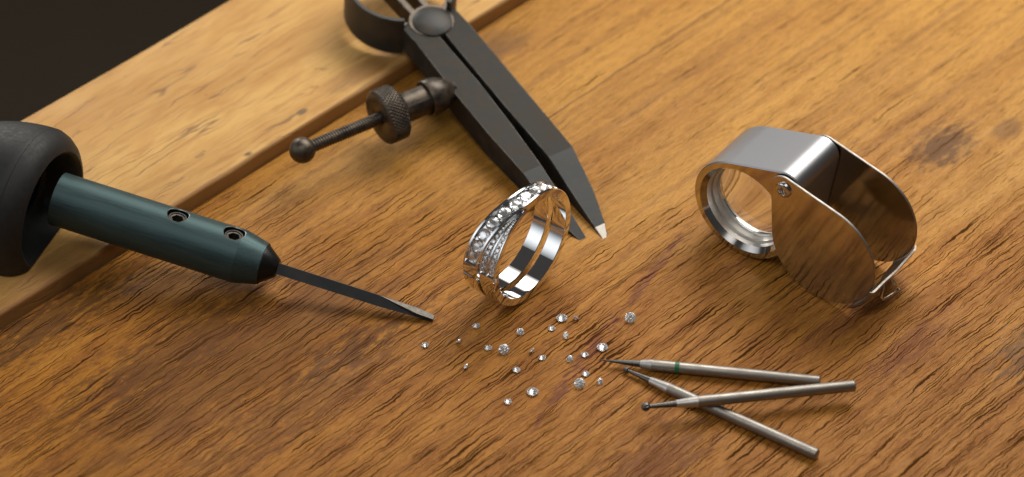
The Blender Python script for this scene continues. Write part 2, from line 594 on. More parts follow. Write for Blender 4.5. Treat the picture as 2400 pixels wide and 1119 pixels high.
# ------------------------------------------------------------------ diamonds
def brilliant(n=8):
    """round brilliant of diameter 1, table up, girdle at z = 0"""
    R = 0.5
    rows = []
    tab = [(0.29 * cos(2 * pi * (i + .5) / 8), 0.29 * sin(2 * pi * (i + .5) / 8), 0.155) for i in range(8)]
    star = [(0.40 * cos(2 * pi * i / 8), 0.40 * sin(2 * pi * i / 8), 0.085) for i in range(8)]
    g1 = [(R * cos(2 * pi * i / 16), R * sin(2 * pi * i / 16), 0.012) for i in range(16)]
    g0 = [(R * cos(2 * pi * i / 16), R * sin(2 * pi * i / 16), -0.012) for i in range(16)]
    pav = [(0.40 / 3.2 * 1 * cos(2 * pi * (i + .5) / 8), 0.40 / 3.2 * sin(2 * pi * (i + .5) / 8), -0.345) for i in range(8)]
    v = tab + star + g1 + g0 + pav + [(0, 0, -0.43)]
    T, S, G, H, P, C = 0, 8, 16, 32, 48, 56
    f = [tuple(range(8))]
    for i in range(8):
        j = (i + 1) % 8
        f.append((T + i, S + j, T + j))                       # star facet
        f.append((T + i, S + i, G + 2 * i + 1, S + j))         # kite
        f.append((S + i, G + 2 * i, G + 2 * i + 1))
        f.append((S + i, G + (2 * i - 1) % 16, G + 2 * i))
        f.append((H + 2 * i, P + i, H + 2 * i + 1))
        f.append((H + 2 * i + 1, P + i, H + (2 * i + 2) % 16))
        f.append((P + i, P + j, H + (2 * i + 2) % 16))
        f.append((P + i, C, P + j))
    for i in range(16):
        j = (i + 1) % 16
        f.append((G + i, H + i, H + j, G + j))
    return v, f


bv, bf = brilliant()
stone_mesh = merged(bv, bf)
stone_mesh.name = "brilliant"
stone_mesh.materials.append(M['diamond'])
loose_mesh = stone_mesh.copy()
loose_mesh.materials.clear()
loose_mesh.materials.append(M['melee'])


def stone(name, parent, m):
    o = bpy.data.objects.new(name, stone_mesh if parent else loose_mesh)
    col.objects.link(o)
    if parent:
        o.parent = parent
    o.matrix_local = m
    return o


def to_axis(z, spin=0.0):
    return Vector(z).to_track_quat('Z', 'Y').to_matrix().to_4x4() @ Matrix.Rotation(spin, 4, 'Z')


# x, y, diameter, pose, heading  (pose: 'down' table on the wood, 'lean' on its pavilion with the table turned to heading)
LOOSE = [
    (1.02, -2.42, .205, 'down', 0, "large sparkling diamond lying table-down straight below the ring's right side"),
    (1.31, -2.43, .125, 'side', 60, "tiny clear diamond on its side just right of a large white one"),
    (2.42, -2.47, .205, 'lean', -95, "large round diamond alone at the far right, below the loupe's lens"),
    (0.81, -2.71, .135, 'down', 30, "small white diamond between the large one below the ring and the tilted gem"),
    (1.09, -2.95, .130, 'lean', -150, "small diamond tilted to the left, below the large white one near the ring"),
    (0.17, -2.85, .135, 'lean', -90, "small round grey diamond facing up directly beneath the ring's foot"),
    (-0.73, -2.64, .135, 'down', 10, "small white diamond nearest the graver tip, highest of the left-hand stones"),
    (-1.76, -3.19, .135, 'down', 40, "small white diamond farthest left of all the loose stones"),
    (-1.08, -3.10, .125, 'side', 140, "tiny clear diamond on its side, second from the left end"),
    (-0.48, -3.27, .135, 'down', 70, "small white diamond just left of a large round grey diamond"),
    (-0.16, -3.38, .195, 'lean', -80, "large round grey diamond facing up in the left half of the scatter"),
    (0.40, -3.37, .120, 'side', 150, "tiny clear diamond on its side near the middle of the scatter"),
    (0.61, -3.55, .135, 'down', 15, "small white diamond at the centre, right below the tiny clear one on its side"),
    (1.17, -3.62, .130, 'lean', -70, "small round diamond facing up left of the fine bur's black tip"),
    (1.47, -3.46, .135, 'down', 55, "small white diamond just above the fine bur's needle point"),
    (1.83, -3.26, .205, 'down', 20, "large white diamond above the needle point of the green-banded bur"),
    (-0.93, -3.82, .120, 'side', 170, "tiny clear diamond on its side, lowest at the left of the scatter"),
    (0.09, -3.89, .140, 'down', 80, "small white diamond above the two lowest stones of the scatter"),
    (1.48, -4.00, .135, 'down', 35, "small white diamond above the large round one near the bur tips"),
    (1.35, -4.34, .200, 'lean', -85, "large round grey diamond facing up at the lower right of the scatter"),
    (1.76, -4.25, .120, 'lean', -60, "small round grey diamond right of the lower large round one"),
    (0.41, -4.51, .210, 'down', 5, "large white diamond lying low in the scatter, beside the lowest small one"),
    (-0.08, -4.77, .140, 'down', 60, "lowest small white diamond of the scatter, nearest the camera"),
]
for (x, y, d, pose, hd, label) in LOOSE:
    d *= 1.13
    S = Matrix.Diagonal((d, d, d, 1))
    if pose == 'down':
        m = Matrix.Translation((x, y, 0.155 * d + 0.004)) @ Matrix.Rotation(pi, 4, 'X') @ Matrix.Rotation(rad(hd), 4, 'Z') @ S
    else:
        tilt = rad(49 if pose == 'lean' else 50)
        ax = Vector((sin(tilt) * cos(rad(hd)), sin(tilt) * sin(rad(hd)), cos(tilt)))
        r = to_axis(ax, random.uniform(0, 1)) @ S
        low = min((r @ Vector(p)).z for p in bv)
        m = Matrix.Translation((x, y, -low + 0.003)) @ r
    o = stone("loose_diamond", None, m)
    tag(o, label, "diamond", "loose diamonds scattered on the wood")

# ------------------------------------------------------------------ ring
RA = Vector((0.8, -0.6, 0))          # ring axis, towards the viewer's right
RP = Vector((0.6, 0.8, 0))
R_OUT, R_IN = 1.312, 1.140
ring_foot = Vector((0.43, -1.70, 0)) - RA * 0.4
rm = Matrix((RP, Vector((0, 0, 1)), RA)).transposed().to_4x4()   # local x = p, y = up, z = axis
rm.translation = ring_foot + Vector((0, 0, R_OUT + 0.012))
ring = thing("ring", "silver crossover ring with large and tiny diamonds standing upright on the wood", "ring", rm)


def lerp_table(tab, x):
    if x <= tab[0][0]:
        return tab[0][1]
    for (a, u), (b, w) in zip(tab, tab[1:]):
        if x <= b:
            t = (x - a) / (b - a)
            t = t * t * (3 - 2 * t) if SMOOTH else t
            return u + (w - u) * t
    return tab[-1][1]


SMOOTH = False
A_LO = [(-90, .05), (0, .05), (40, .02), (75, .01), (92, -.02), (104, -.085), (118, -.18), (145, -.33), (168, -.40), (270, -.40)]
A_HI = [(-90, .40), (92, .40), (104, .365), (118, .235), (145, .055), (168, -.03), (200, -.05), (270, -.06)]
B_LO = [(100, .34), (112, .26), (140, .07), (160, -.02), (176, -.01), (190, .03), (205, .06), (270, .06)]
C_LO = [(-90, -.40), (5, -.40), (25, -.34), (45, -.16), (62, -.02)]
C_HI = [(-90, -.06), (8, -.06), (28, -.02), (50, .08), (62, .14)]


def smooth_tab(tab, x, w=7.0):
    return sum(lerp_table(tab, x + d * w / 3) for d in range(-3, 4)) / 7


def win(x, a, b, s=1.2):
    return max(0.0, min(1.0, (x - a) / s + .5)) * max(0.0, min(1.0, (b - x) / s + .5))


def section(lo, hi, ro, ri, wall, depth, rail=None, ch=0.012):
    """closed loop of (axial, radius)"""
    s = [(lo + ch, ri), (lo, ri + ch), (lo, ro - ch), (lo + ch, ro), (lo + wall, ro), (lo + wall, ro - depth)]
    if rail is not None:
        mid, rw, rd = rail
        s += [(mid - rw, ro - depth), (mid - rw, ro - rd), (mid + rw, ro - rd), (mid + rw, ro - depth)]
    s += [(hi - wall, ro - depth), (hi - wall, ro), (hi - ch, ro), (hi, ro - ch), (hi, ri + ch), (hi - ch, ri)]
    return s


def sweep(secs):
    m = len(secs[0][1])
    v = []
    for th, s in secs:
        for t, r in s:
            v.append((r * cos(rad(th)), r * sin(rad(th)), t))
    f = grid_faces(len(secs), m)
    f += [tuple(range(m))[::-1], tuple(range((len(secs) - 1) * m, len(secs) * m))]
    return v, f


A_CH = (38, 171)
secsA, secsB, secsC = [], [], []
th = 270.0
while th >= -90.01:
    lo, hi = smooth_tab(A_LO, th), smooth_tab(A_HI, th)
    dep = 0.066 * win(th, *A_CH)
    secsA.append((th, section(lo, hi, R_OUT, R_IN, 0.050, dep)))
    th -= 1.0
th = 270.0
B_CH = (104, 176)


def b_ro(x):
    return lerp_table([(100, 1.235), (150, 1.272), (180, 1.300), (200, R_OUT), (270, R_OUT)], x)


while th >= 100.0:
    lo = smooth_tab(B_LO, th)
    hi = 0.3985
    dep = 0.055 * win(th, *B_CH)
    mid = (max(lo, smooth_tab(A_HI, th)) + hi - 0.03) / 2 + 0.0
    wall = min(0.034, (hi - lo) * 0.25)
    rw = min(0.014, (hi - lo) * 0.06)
    secsB.append((th, section(lo, hi, b_ro(th), R_IN + 0.002, wall, dep, (mid, rw, dep * 0.35))))
    th -= 1.0
th = -90.0
while th <= 62.0:
    lo, hi = smooth_tab(C_LO, th), smooth_tab(C_HI, th)
    ro = lerp_table([(-90, R_OUT), (0, R_OUT), (30, 1.265), (62, 1.205)], th)
    secsC.append((th, section(lo, hi, ro, R_IN + (0.003 if th > 0 else 0.0), 0.04, 0.0)))
    th += 1.0
va, fa = sweep(secsA)
vb, fb = sweep(secsB)
vc, fc = sweep(secsC)
mesh_obj("channel_band", va, fa, M['silver'], ring, smooth=32)
v, f = join((vb, fb), (vc, fc))
mesh_obj("pave_band", v, f, M['silver'], ring, smooth=32)


def ring_stone(name, th, t, r, d, spin, inward=False):
    n = Vector((cos(rad(th)), sin(rad(th)), 0))
    m = Matrix.Translation(n * r + Vector((0, 0, t))) @ to_axis(-n if inward else n, spin) @ Matrix.Diagonal((d, d, d, 1))
    return stone(name, ring, m)


beads = []
ico = bmesh.new()
bmesh.ops.create_icosphere(ico, subdivisions=1, radius=1.0)
ico_v = [tuple(p.co) for p in ico.verts]
ico_f = [tuple(q.index for q in fc_.verts) for fc_ in ico.faces]
ico.free()


def bead(th, t, r, s):
    c = Vector((r * cos(rad(th)), r * sin(rad(th)), t))
    beads.append(([tuple(Vector(p) * s + c) for p in ico_v], ico_f))


th = 165.5
while th > 42:
    lo, hi = smooth_tab(A_LO, th), smooth_tab(A_HI, th)
    w = hi - lo - 0.10
    d = min(0.300, w * 0.99)
    step = math.degrees((d + 0.008) / R_OUT)
    c = (lo + hi) / 2
    ring_stone("diamond", th, c, R_OUT - 0.046, d, th)
    for s in (-1, 1):
        for q in (-0.5, 0.5):
            bead(th - step * 0.5 + q * 1.6, c + s * (d * 0.42), R_OUT - 0.030, 0.015)
    th -= step
th = 172.5
while th > 108:
    lo = max(smooth_tab(B_LO, th), smooth_tab(A_HI, th) + 0.004)
    hi = 0.3985 - 0.03
    mid = (lo + hi) / 2
    half = (hi - lo) / 2 - 0.016
    d = min(0.135, half * 0.98)
    if d < 0.035:
        break
    for s in (-1, 1):
        ring_stone("diamond", th, mid + s * (0.016 + half / 2), b_ro(th) - 0.024, d, th + s)
        for e in (-1, 1):
            bead(th - math.degrees(d / 2 / 1.3), mid + s * (0.016 + half / 2) + e * d * 0.34, b_ro(th) - 0.014, 0.013)
    th -= math.degrees((d + 0.003) / 1.3)
# undersides of the stones showing through the inner wall near the crown
for th, t, d in ((58, .30, .11), (47, .30, .11), (70, .08, .09), (62, .09, .09), (53, .10, .085), (36, .30, .07)):
    n = Vector((cos(rad(th)), sin(rad(th)), 0))
    ring_stone("diamond", th, t, R_IN + 0.005, d, th, True)
v, f = join(*beads)
bo = mesh_obj("setting_beads", v, f, M['silver'], ring, smooth=60)
bo['kind'] = 'stuff'

# ------------------------------------------------------------------ loupe
H = Vector((.79, -.613, 0)).normalized()
NF = Vector((-.613, -.79, 0)).normalized()     # outward normal of the front face
LZ = 1.25
lm = Matrix((H, Vector((0, 0, 1)), -NF * -1)).transposed().to_4x4()
lm.translation = Vector((4.68, -0.40, 0.0))    # local x = along, y = up, z = towards viewer
loupe = thing("loupe", "folding chrome magnifying loupe standing half open on the wood", "loupe", lm)
LC, LR = (0.09, 1.20), 1.195
PV, PR = (1.10, LZ + 1.18), 0.35
DEP = 1.45


def hull(c1, r1, c2, r2, n=96):
    pts = []
    d = hypot(c2[0] - c1[0], c2[1] - c1[1])
    a = atan2(c2[1] - c1[1], c2[0] - c1[0])
    b = math.acos((r1 - r2) / d)
    for i in range(n):
        t = a + b + (2 * pi - 2 * b) * i / (n - 1)
        pts.append((c1[0] + r1 * cos(t), c1[1] + r1 * sin(t)))
    m = n // 3
    for i in range(m):
        t = a - b + 2 * b * i / (m - 1)
        pts.append((c2[0] + r2 * cos(t), c2[1] + r2 * sin(t)))
    return pts


def by_angle(poly, c, n):
    """resample a star-shaped outline at n equal angles about c"""
    out = []
    for i in range(n):
        t = 2 * pi * i / n
        dx, dy = cos(t), sin(t)
        best = None
        for (x1, y1), (x2, y2) in zip(poly, poly[1:] + poly[:1]):
            ex, ey = x2 - x1, y2 - y1
            den = dx * ey - dy * ex
            if abs(den) < 1e-12:
                continue
            s = ((x1 - c[0]) * ey - (y1 - c[1]) * ex) / den
            u = ((x1 - c[0]) * dy - (y1 - c[1]) * dx) / den
            if s > 0 and -1e-6 <= u <= 1 + 1e-6 and (best is None or s > best):
                best = s
        out.append((c[0] + dx * best, c[1] + dy * best))
    return out


NL = 160
outer = by_angle(hull(LC, LR, PV, PR), LC, NL)


def circ(r):
    return [(LC[0] + r * cos(2 * pi * i / NL), LC[1] + r * sin(2 * pi * i / NL)) for i in range(NL)]


def inset(loop, d):
    out = []
    n = len(loop)
    for i in range(n):
        (x0, y0), (x1, y1) = loop[i - 1], loop[(i + 1) % n]
        tx, ty = x1 - x0, y1 - y0
        l = hypot(tx, ty)
        out.append((loop[i][0] - ty / l * d, loop[i][1] + tx / l * d))
    return out


def loft(loops, closed=True):
    """loops: list of (outline, z) with equal counts"""
    n = len(loops[0][0])
    v = [(x, y, z) for lp, z in loops for x, y in lp]
    f = grid_faces(len(loops), n)
    if closed:
        k = (len(loops) - 1) * n
        f += [(k + j, k + (j + 1) % n, (j + 1) % n, j) for j in range(n)]
    return v, f


# holder: satin outside, polished front face and bores
LD = 0.66                      # depth of the full lens ring; behind it only the upper shell goes on
ov, of = loft([(inset(outer, .025), 0.0), (outer, -0.025), (outer, -LD), (circ(1.06), -LD)], closed=False)
sec = [i for i in range(-22, 74)]          # shell from about -50 to 166 degrees
rear = inset(outer, .025)
inner = circ(1.06)
sv = []
for i in sec:
    sv += [(*outer[i], -LD), (*outer[i], -DEP + .025), (*rear[i], -DEP), (*inner[i], -DEP), (*inner[i], -LD)]
sf = grid_faces(len(sec), 5)
sf = [q for q in sf if not {k % 5 for k in q} == {0, 4}]
sf += [(0, 1, 2, 3, 4), tuple((len(sec) - 1) * 5 + k for k in (4, 3, 2, 1, 0))]
ov, of = join((ov, of), (sv, sf))
hm = merged(ov, of)
hm.name = "lens_holder"
link("lens_holder", hm, M['satin'], loupe, 40)
fv, ff = loft([(inset(outer, .025), 0.0), (circ(1.05), 0.0), (circ(0.955), -0.11), (circ(0.955), -0.115)], closed=False)
mesh_obj("front_face", fv, ff, M['chrome'], loupe, smooth=25)
fv, ff = loft([(circ(0.955), -0.115), (circ(0.945), -0.27), (circ(0.905), -0.27), (circ(0.895), -0.40), (circ(0.87), -0.42),
               (circ(0.87), -LD), (circ(1.06), -LD - .002)], closed=False)
mesh_obj("lens_mount", fv, ff, M['bore'], loupe, smooth=25)
lens_prof = []
for i in range(13):
    r = 0.862 * i / 12
    lens_prof.append((-0.40 - 0.07 * (r / 0.862) ** 2, r))
for i in range(12, -1, -1):
    r = 0.862 * i / 12
    lens_prof.append((-0.64 + 0.07 * (r / 0.862) ** 2, r))
lv, lf = lathe(lens_prof, 72)
lme = merged([(LC[0] + y, LC[1] + z, x) for x, y, z in lv], lf)
lme.name = "lens"
link("lens", lme, M['lens'], loupe, 30)

BC, BR = (2.14, 1.26), 1.24
plate = hull(BC, BR, PV, 0.31, 100)


def plate_obj(z0, z1, label):
    v, f = loft([(inset(plate, .012), z0), (plate, z0 + .012), (plate, z1 - .012), (inset(plate, .012), z1)], closed=False)
    n = len(plate)
    f += [tuple(range(n))[::-1], tuple(range(3 * n, 4 * n))]
    o = mesh_obj("cover_plate", v, f, [M['chrome'], M['bur']], loupe, smooth=30)
    for p in o.data.polygons:
        p.material_index = 1 if len(p.vertices) == 4 else 0
    return o


plate_obj(0.035, 0.095, None)
plate_obj(-DEP - 0.095, -DEP - 0.035, None)
# pivot washers
v1 = moved(lathe([(0, .2), (.031, .2)], 32), Matrix.Translation((PV[0], PV[1], 0.002)) @ Matrix.Rotation(-pi / 2, 4, 'Y'))
v2 = moved(lathe([(0, .2), (.031, .2)], 32), Matrix.Translation((PV[0], PV[1], -DEP - 0.034)) @ Matrix.Rotation(-pi / 2, 4, 'Y'))
for v, f in (v1, v2):
    mesh_obj("washer", v, f, M['bur'], loupe, smooth=30)


def torx_screw(cx, cy, z, parent, r=0.175, mat=None):
    """pan-head screw facing local +Z with a six-lobed socket"""
    n = 72
    lob = [0.085 + 0.016 * cos(6 * 2 * pi * i / n) for i in range(n)]
    loops = [([(cx + r * cos(2 * pi * i / n), cy + r * sin(2 * pi * i / n)) for i in range(n)], z)]
    for rr, zz in ((r, .03), (r * .96, .045), (r * .82, .06), (r * .66, .066)):
        loops.append(([(cx + rr * cos(2 * pi * i / n), cy + rr * sin(2 * pi * i / n)) for i in range(n)], z + zz))
    for s, zz in ((1.08, .067), (1.0, .06), (.93, 0.0)):
        loops.append(([(cx + s * lob[i] * cos(2 * pi * i / n), cy + s * lob[i] * sin(2 * pi * i / n)) for i in range(n)], z + zz))
    v, f = loft(loops, closed=False)
    k = (len(loops) - 1) * n
    f.append(tuple(range(k, k + n)))
    return mesh_obj("screw", v, f, M['chrome'], parent, smooth=35)


torx_screw(PV[0] + 0.01, PV[1] - 0.0, 0.096, loupe)
# strap joining the two plates at the far end, with its front lip rolled over
sv = []
a0, a1, NA = rad(-52), rad(-14), 10
zs = [-DEP - 0.11, -DEP - 0.02, -DEP + 0.2, -0.8, -0.2, 0.06, 0.15, 0.19]
ex = [0.0, 0.045, 0.055, 0.055, 0.055, 0.055, 0.045, 0.005]
for side in (0, 1):
    for z, e in zip(zs, ex):
        for i in range(NA + 1):
            t = a0 + (a1 - a0) * i / NA
            taper = 0.72 if -1.2 < z < -0.3 else 1.0
            tm = (a0 + a1) / 2
            t = tm + (t - tm) * taper
            r = BR + e + (0.045 if side else 0.004)
            sv.append((BC[0] + r * cos(t), BC[1] + r * sin(t), z))
nn_ = NA + 1
half = len(zs) * nn_
sf = grid_faces(len(zs), nn_, False) + grid_faces(len(zs), nn_, False, half)
for i in range(len(zs) - 1):
    for e in (0, NA):
        a = i * nn_ + e
        sf.append((a, a + nn_, half + a + nn_, half + a))
for j in range(NA):
    for e in (0, (len(zs) - 1) * nn_):
        a = e + j
        sf.append((a, a + 1, half + a + 1, half + a))
mesh_obj("strap", sv, sf, M['bur'], loupe, smooth=40)
# hanging bail below the strap
tm = rad(-33)
bx, by = BC[0] + (BR + .09) * cos(tm), BC[1] + (BR + .09) * sin(tm)
bp = [(bx - .02, by + .10, -.78), (bx + .17, by - .02, -.80), (bx + .30, by - .36, -.98), (bx + .27, by - .42, -.90),
      (bx + .22, by - .44, -.72), (bx + .14, by - .42, -.40), (bx + .08, by - .36, -.36), (bx - .02, by + .02, -.60)]
bp = [(bx + (p[0] - bx) * 0.68, by + (p[1] - by) * 0.68, -0.66 + (p[2] + 0.66) * 0.8) for p in bp]
v, f = tube(bp, 0.032, 10, True)
mesh_obj("bail", v, f, M['chrome'], loupe, smooth=40)


# ------------------------------------------------------------------ burs
def place(a, b, up=(0, 0, 1)):
    return frame(a, Vector(b) - Vector(a), up)


def bur(label, tip, end, kind):
    t = thing("rotary_bur", label, "bur", place(tip, end), "rotary burs lying crossed on the wood")
    L = (Vector(end) - Vector(tip)).length
    R = 0.1175
    if kind == 'needle':
        lathe_obj("cutting_tip", [(0, 0.0), (0.02, .008), (0.45, .046), (0.72, .068), (0.80, .070)], M['carbide'], t, 32)
        lathe_obj("neck", [(0.80, .078), (0.81, .082), (1.02, R - .004), (1.03, R)], M['bur_ground'], t, 48)
        lathe_obj("shank", [(1.03, R), (L - .03, R), (L - .01, R - .01), (L, R - .03), (L, 0)], M['bur'], t, 48)
        lathe_obj("colour_band", [(1.50, R), (1.502, R + .0025), (1.588, R + .0025), (1.59, R)], M['green'], t, 48)
    else:
        rb = 0.092 if kind == 'ball' else 0.06
        n = 48
        prof = [(rb - rb * cos(pi * i / 20), rb * sin(pi * i / 20)) for i in range(19)]

        def flute(x, r, a):
            return r * (1 - 0.16 * max(0, cos(a * 8 + x * 9)) ** 2 * min(1, r / rb * 1.3))

        lathe_obj("cutting_ball", prof, M['ball'], t, 64, flute, 60)
        nx = 0.70 if kind == 'ball' else 0.62
        lathe_obj("cutting_tip", [(rb * 1.8, rb * .48), (rb * 2.4, rb * .50), (nx, .070)], M['carbide'], t, 32)
        lathe_obj("neck", [(nx, .072), (nx + .008, .076), (nx + .42, R - .003), (nx + .43, R)], M['bur_ground'], t, 48)
        lathe_obj("shank", [(nx + .43, R), (L - .03, R), (L - .01, R - .01), (L, R - .03), (L, 0)], M['bur'], t, 48)
    return t


bur("thin steel bur with a green band and a black needle point", (1.78, -3.72, .13), (6.15, -4.31, .12), 'needle')
bur("steel bur pointing to the lower right, lying under the bur without a band", (2.24, -3.92, .09), (5.94, -6.30, .12), 'small')
bur("steel bur with a round fluted ball head lying on top of the two others", (2.54, -5.25, .36), (6.80, -4.64, .34), 'ball')

# ------------------------------------------------------------------ graver (hand tool on the left)
TIP = Vector((-1.60, -2.44, 0.05))
BACK = Vector((-9.64, -0.14, 1.36))
gm = frame(TIP, BACK - TIP, (0, 0, 1))        # local x runs from the tip back to the handle
LG = (BACK - TIP).length
graver = thing("graver", "teal handled graver with a black bulb grip and square steel blade", "graver", gm)


def gx(x, y, z):
    return gm.inverted() @ Vector((x, y, z))


TUBE0 = LG * 0.436
# blade: square bar, face ground at an angle so the tip is a point low down
W = 0.115
x_end = TUBE0 - 0.35
rb = 0.158
# sections of (front, top-front, top-back, back, bottom): a square bar standing on its corner,
# the top corner ground away to a bright facet towards the tip
blade_secs = [(0.0, [(.075, -.035), (.060, .022), (-.045, .034), (-.06, -.005), (0, -.048)]),
              (0.36, [(.110, -.012), (.082, .066), (-.062, .078), (-.095, 0), (0, -.085)]),
              (1.18, [(rb, 0), (.002, rb), (-.002, rb), (-rb, 0), (0, -rb)]),
              (x_end + .3, [(rb * 1.04, 0), (.002, rb * 1.04), (-.002, rb * 1.04), (-rb * 1.04, 0), (0, -rb * 1.04)])]
bvv = [(x, y, z) for x, sec in blade_secs for y, z in sec]
bff = grid_faces(4, 5) + [(0, 1, 2, 3, 4), (19, 18, 17, 16, 15)]
bo = mesh_obj("blade", bvv, bff, [M['tool_steel'], M['ground_tip']], graver, smooth=0)
for p in bo.data.polygons:
    if p.center.x < 1.1 and set(i % 5 for i in p.vertices) == {1, 2}:
        p.material_index = 1
RT = 0.565
lathe_obj("collet", [(TUBE0 - .31, .15), (TUBE0 - .305, .185), (TUBE0 - .28, .21), (TUBE0 - .02, .40), (TUBE0 + .02, .41), (TUBE0 + .3, .41), (TUBE0 + .3, 0)], M['collet'], graver, 64)
XE = LG - 0.25
# tube body with two countersunk holes: built as a grid whose cells round each hole are pulled to a circle
n = 144
HOLES = []
for hx in (TUBE0 + 0.72, TUBE0 + 1.95):
    HOLES.append((hx, rad(100), 0.24))


def tube_with_holes():
    xs = [TUBE0 + .001, TUBE0 + 0.012, TUBE0 + 0.52]
    rs = [0.425, 0.44, RT]
    x = TUBE0 + 0.54
    while x < XE:
        xs.append(x)
        rs.append(RT)
        x += 0.045
    xs.append(XE)
    rs.append(RT)
    bm = bmesh.new()
    rows = []
    for x, r in zip(xs, rs):
        row = []
        for j in range(n):
            t = 2 * pi * j / n
            row.append(bm.verts.new((x, r * cos(t), r * sin(t))))
        rows.append(row)
    bm.verts.index_update()
    for i in range(len(xs) - 1):
        for j in range(n):
            bm.faces.new((rows[i][j], rows[i + 1][j], rows[i + 1][(j + 1) % n], rows[i][(j + 1) % n]))

    def uv(p, a0):
        t = atan2(p.z, p.y) - a0
        while t > pi: t -= 2 * pi
        while t < -pi: t += 2 * pi
        return p.x, t * RT
    for hx, ha, hr in HOLES:
        dead = []
        for fc in bm.faces:
            u, w = uv(fc.calc_center_median(), ha)
            if hypot(u - hx, w) < hr:
                dead.append(fc)
        bmesh.ops.delete(bm, geom=dead, context='FACES')
        edge = [e for e in bm.edges if len(e.link_faces) == 1 and all(hypot(uv(v.co, ha)[0] - hx, uv(v.co, ha)[1]) < hr * 1.6 for v in e.verts)]
        vs = list({v for e in edge for v in e.verts})
        for v in vs:
            u, w = uv(v.co, ha)
            d = hypot(u - hx, w)
            u, w = hx + (u - hx) * hr / d, w * hr / d
            t = ha + w / RT
            v.co = (u, RT * cos(t), RT * sin(t))
        # bore wall straight down along the hole's axis
        ax = Vector((0, cos(ha), sin(ha)))
        for depth, shrink, mat in ((0.012, 0.93, 1), (0.30, 0.93, 2)):
            r = bmesh.ops.extrude_edge_only(bm, edges=edge)
            nv = [g for g in r['geom'] if isinstance(g, bmesh.types.BMVert)]
            edge = [g for g in r['geom'] if isinstance(g, bmesh.types.BMEdge) and all(q in nv for q in g.verts)]
            c = Vector((hx, 0, 0))
            for v in nv:
                rel = v.co - c
                hgt = rel.dot(ax)
                flat = rel - ax * hgt
                tgt = (RT * 0.97 - 0.30) if depth > 0.1 else hgt - depth
                v.co = c + flat.normalized() * hr * shrink + ax * tgt
            for g in r['geom']:
                if isinstance(g, bmesh.types.BMFace):
                    g.material_index = mat
    bmesh.ops.recalc_face_normals(bm, faces=bm.faces)
    me = bpy.data.meshes.new("tube")
    bm.to_mesh(me)
    bm.free()
    return me


tb = link("tube", tube_with_holes(), [M['teal'], M['rim'], M['collet']], graver, 12)
for hx, ha, hr in HOLES:
    ax = Vector((0, cos(ha), sin(ha)))
    nseg = 48
    mtx = Matrix.Translation((hx, 0, 0)) @ frame((0, 0, 0), (1, 0, 0), ax)
    r = hr * 0.84
    def hexr(t):
        t = (t % (pi / 3)) - pi / 6
        return 0.110 / cos(t)
    base = RT - 0.16
    loops = []
    ring_ = lambda rr, zz: ([(rr * cos(2 * pi * i / nseg), rr * sin(2 * pi * i / nseg)) for i in range(nseg)], zz)
    loops += [ring_(r, base - .12), ring_(r, base + .04), ring_(r * .95, base + .065), ring_(r * .80, base + .065)]
    loops += [ring_(r * .76, base + .045)]
    loops += [([(hexr(2 * pi * i / nseg) * cos(2 * pi * i / nseg), hexr(2 * pi * i / nseg) * sin(2 * pi * i / nseg)) for i in range(nseg)], base + .04),
              ([(hexr(2 * pi * i / nseg) * cos(2 * pi * i / nseg), hexr(2 * pi * i / nseg) * sin(2 * pi * i / nseg)) for i in range(nseg)], base - .10)]
    v, f = loft(loops, closed=False)
    k = (len(loops) - 1) * nseg
    f.append(tuple(range(k, k + nseg)))
    v = [tuple(mtx @ Vector(p)) for p in v]
    mesh_obj("grub_screw", v, f, M['socket'], graver, smooth=35)
# bulb grip: turned, hollow at the front, one side cut flat underneath
BX = LG - 0.13
prof = [(BX + .75, .60), (BX + .70, 1.00), (BX + .10, 1.21), (BX + .03, 1.235), (BX, 1.28), (BX + .03, 1.37), (BX + .12, 1.49),
        (BX + .26, 1.59), (BX + .42, 1.645), (BX + .435, 1.635), (BX + .45, 1.648)]
for i in range(1, 19):
    a = pi / 2 * i / 18
    prof.append((BX + .45 + 2.3 * sin(a), 1.65 * max(0, cos(a)) ** 0.8 if i < 18 else 0.0))
v, f = lathe(prof, 96)
SKEW = 9
dn = gm.to_3x3().inverted() @ Vector((0, 0, -1))
cut = []
# the grip is set a little askew on the tube, its open face turned to the viewer's side
askew = Matrix.Translation((BX, 0, 0)) @ Matrix.Rotation(rad(SKEW), 4, Vector((-1, 0, 0)).cross(gm.to_3x3().inverted() @ Vector((0.1, -0.73, 0.68)))) @ Matrix.Translation((-BX, 0, 0))
for ip, p in enumerate(v):
    q = askew @ Vector(p) + gm.to_3x3().inverted() @ Vector((0, -0.20, -0.20))
    zc = (gm @ q).z
    flat = 0.36 if ip >= 5 * 96 else 0.42
    if zc < flat:
        q += gm.to_3x3().inverted() @ Vector((0, 0, flat - zc))
    cut.append(tuple(q))
me = merged(cut, f)
me.name = "bulb_grip"
link("bulb_grip", me, M['rubber'], graver, 45)
# inside the recess: a socket disc with a small brass catch
lathe_obj("socket", [(BX + .68, .98), (BX + .50, .70), (BX + .50, .58), (BX + .72, .58), (BX + .74, .98)], M['collet'], graver, 64)
v, f = lathe([(0, .13), (.03, .12), (.04, 0)], 20)
v = [(BX + .40 - x, -0.72 + y * .8, 0.36 + z * 1.2) for x, y, z in v]
mesh_obj("catch", v, f, M['gold_clip'], graver, smooth=40)

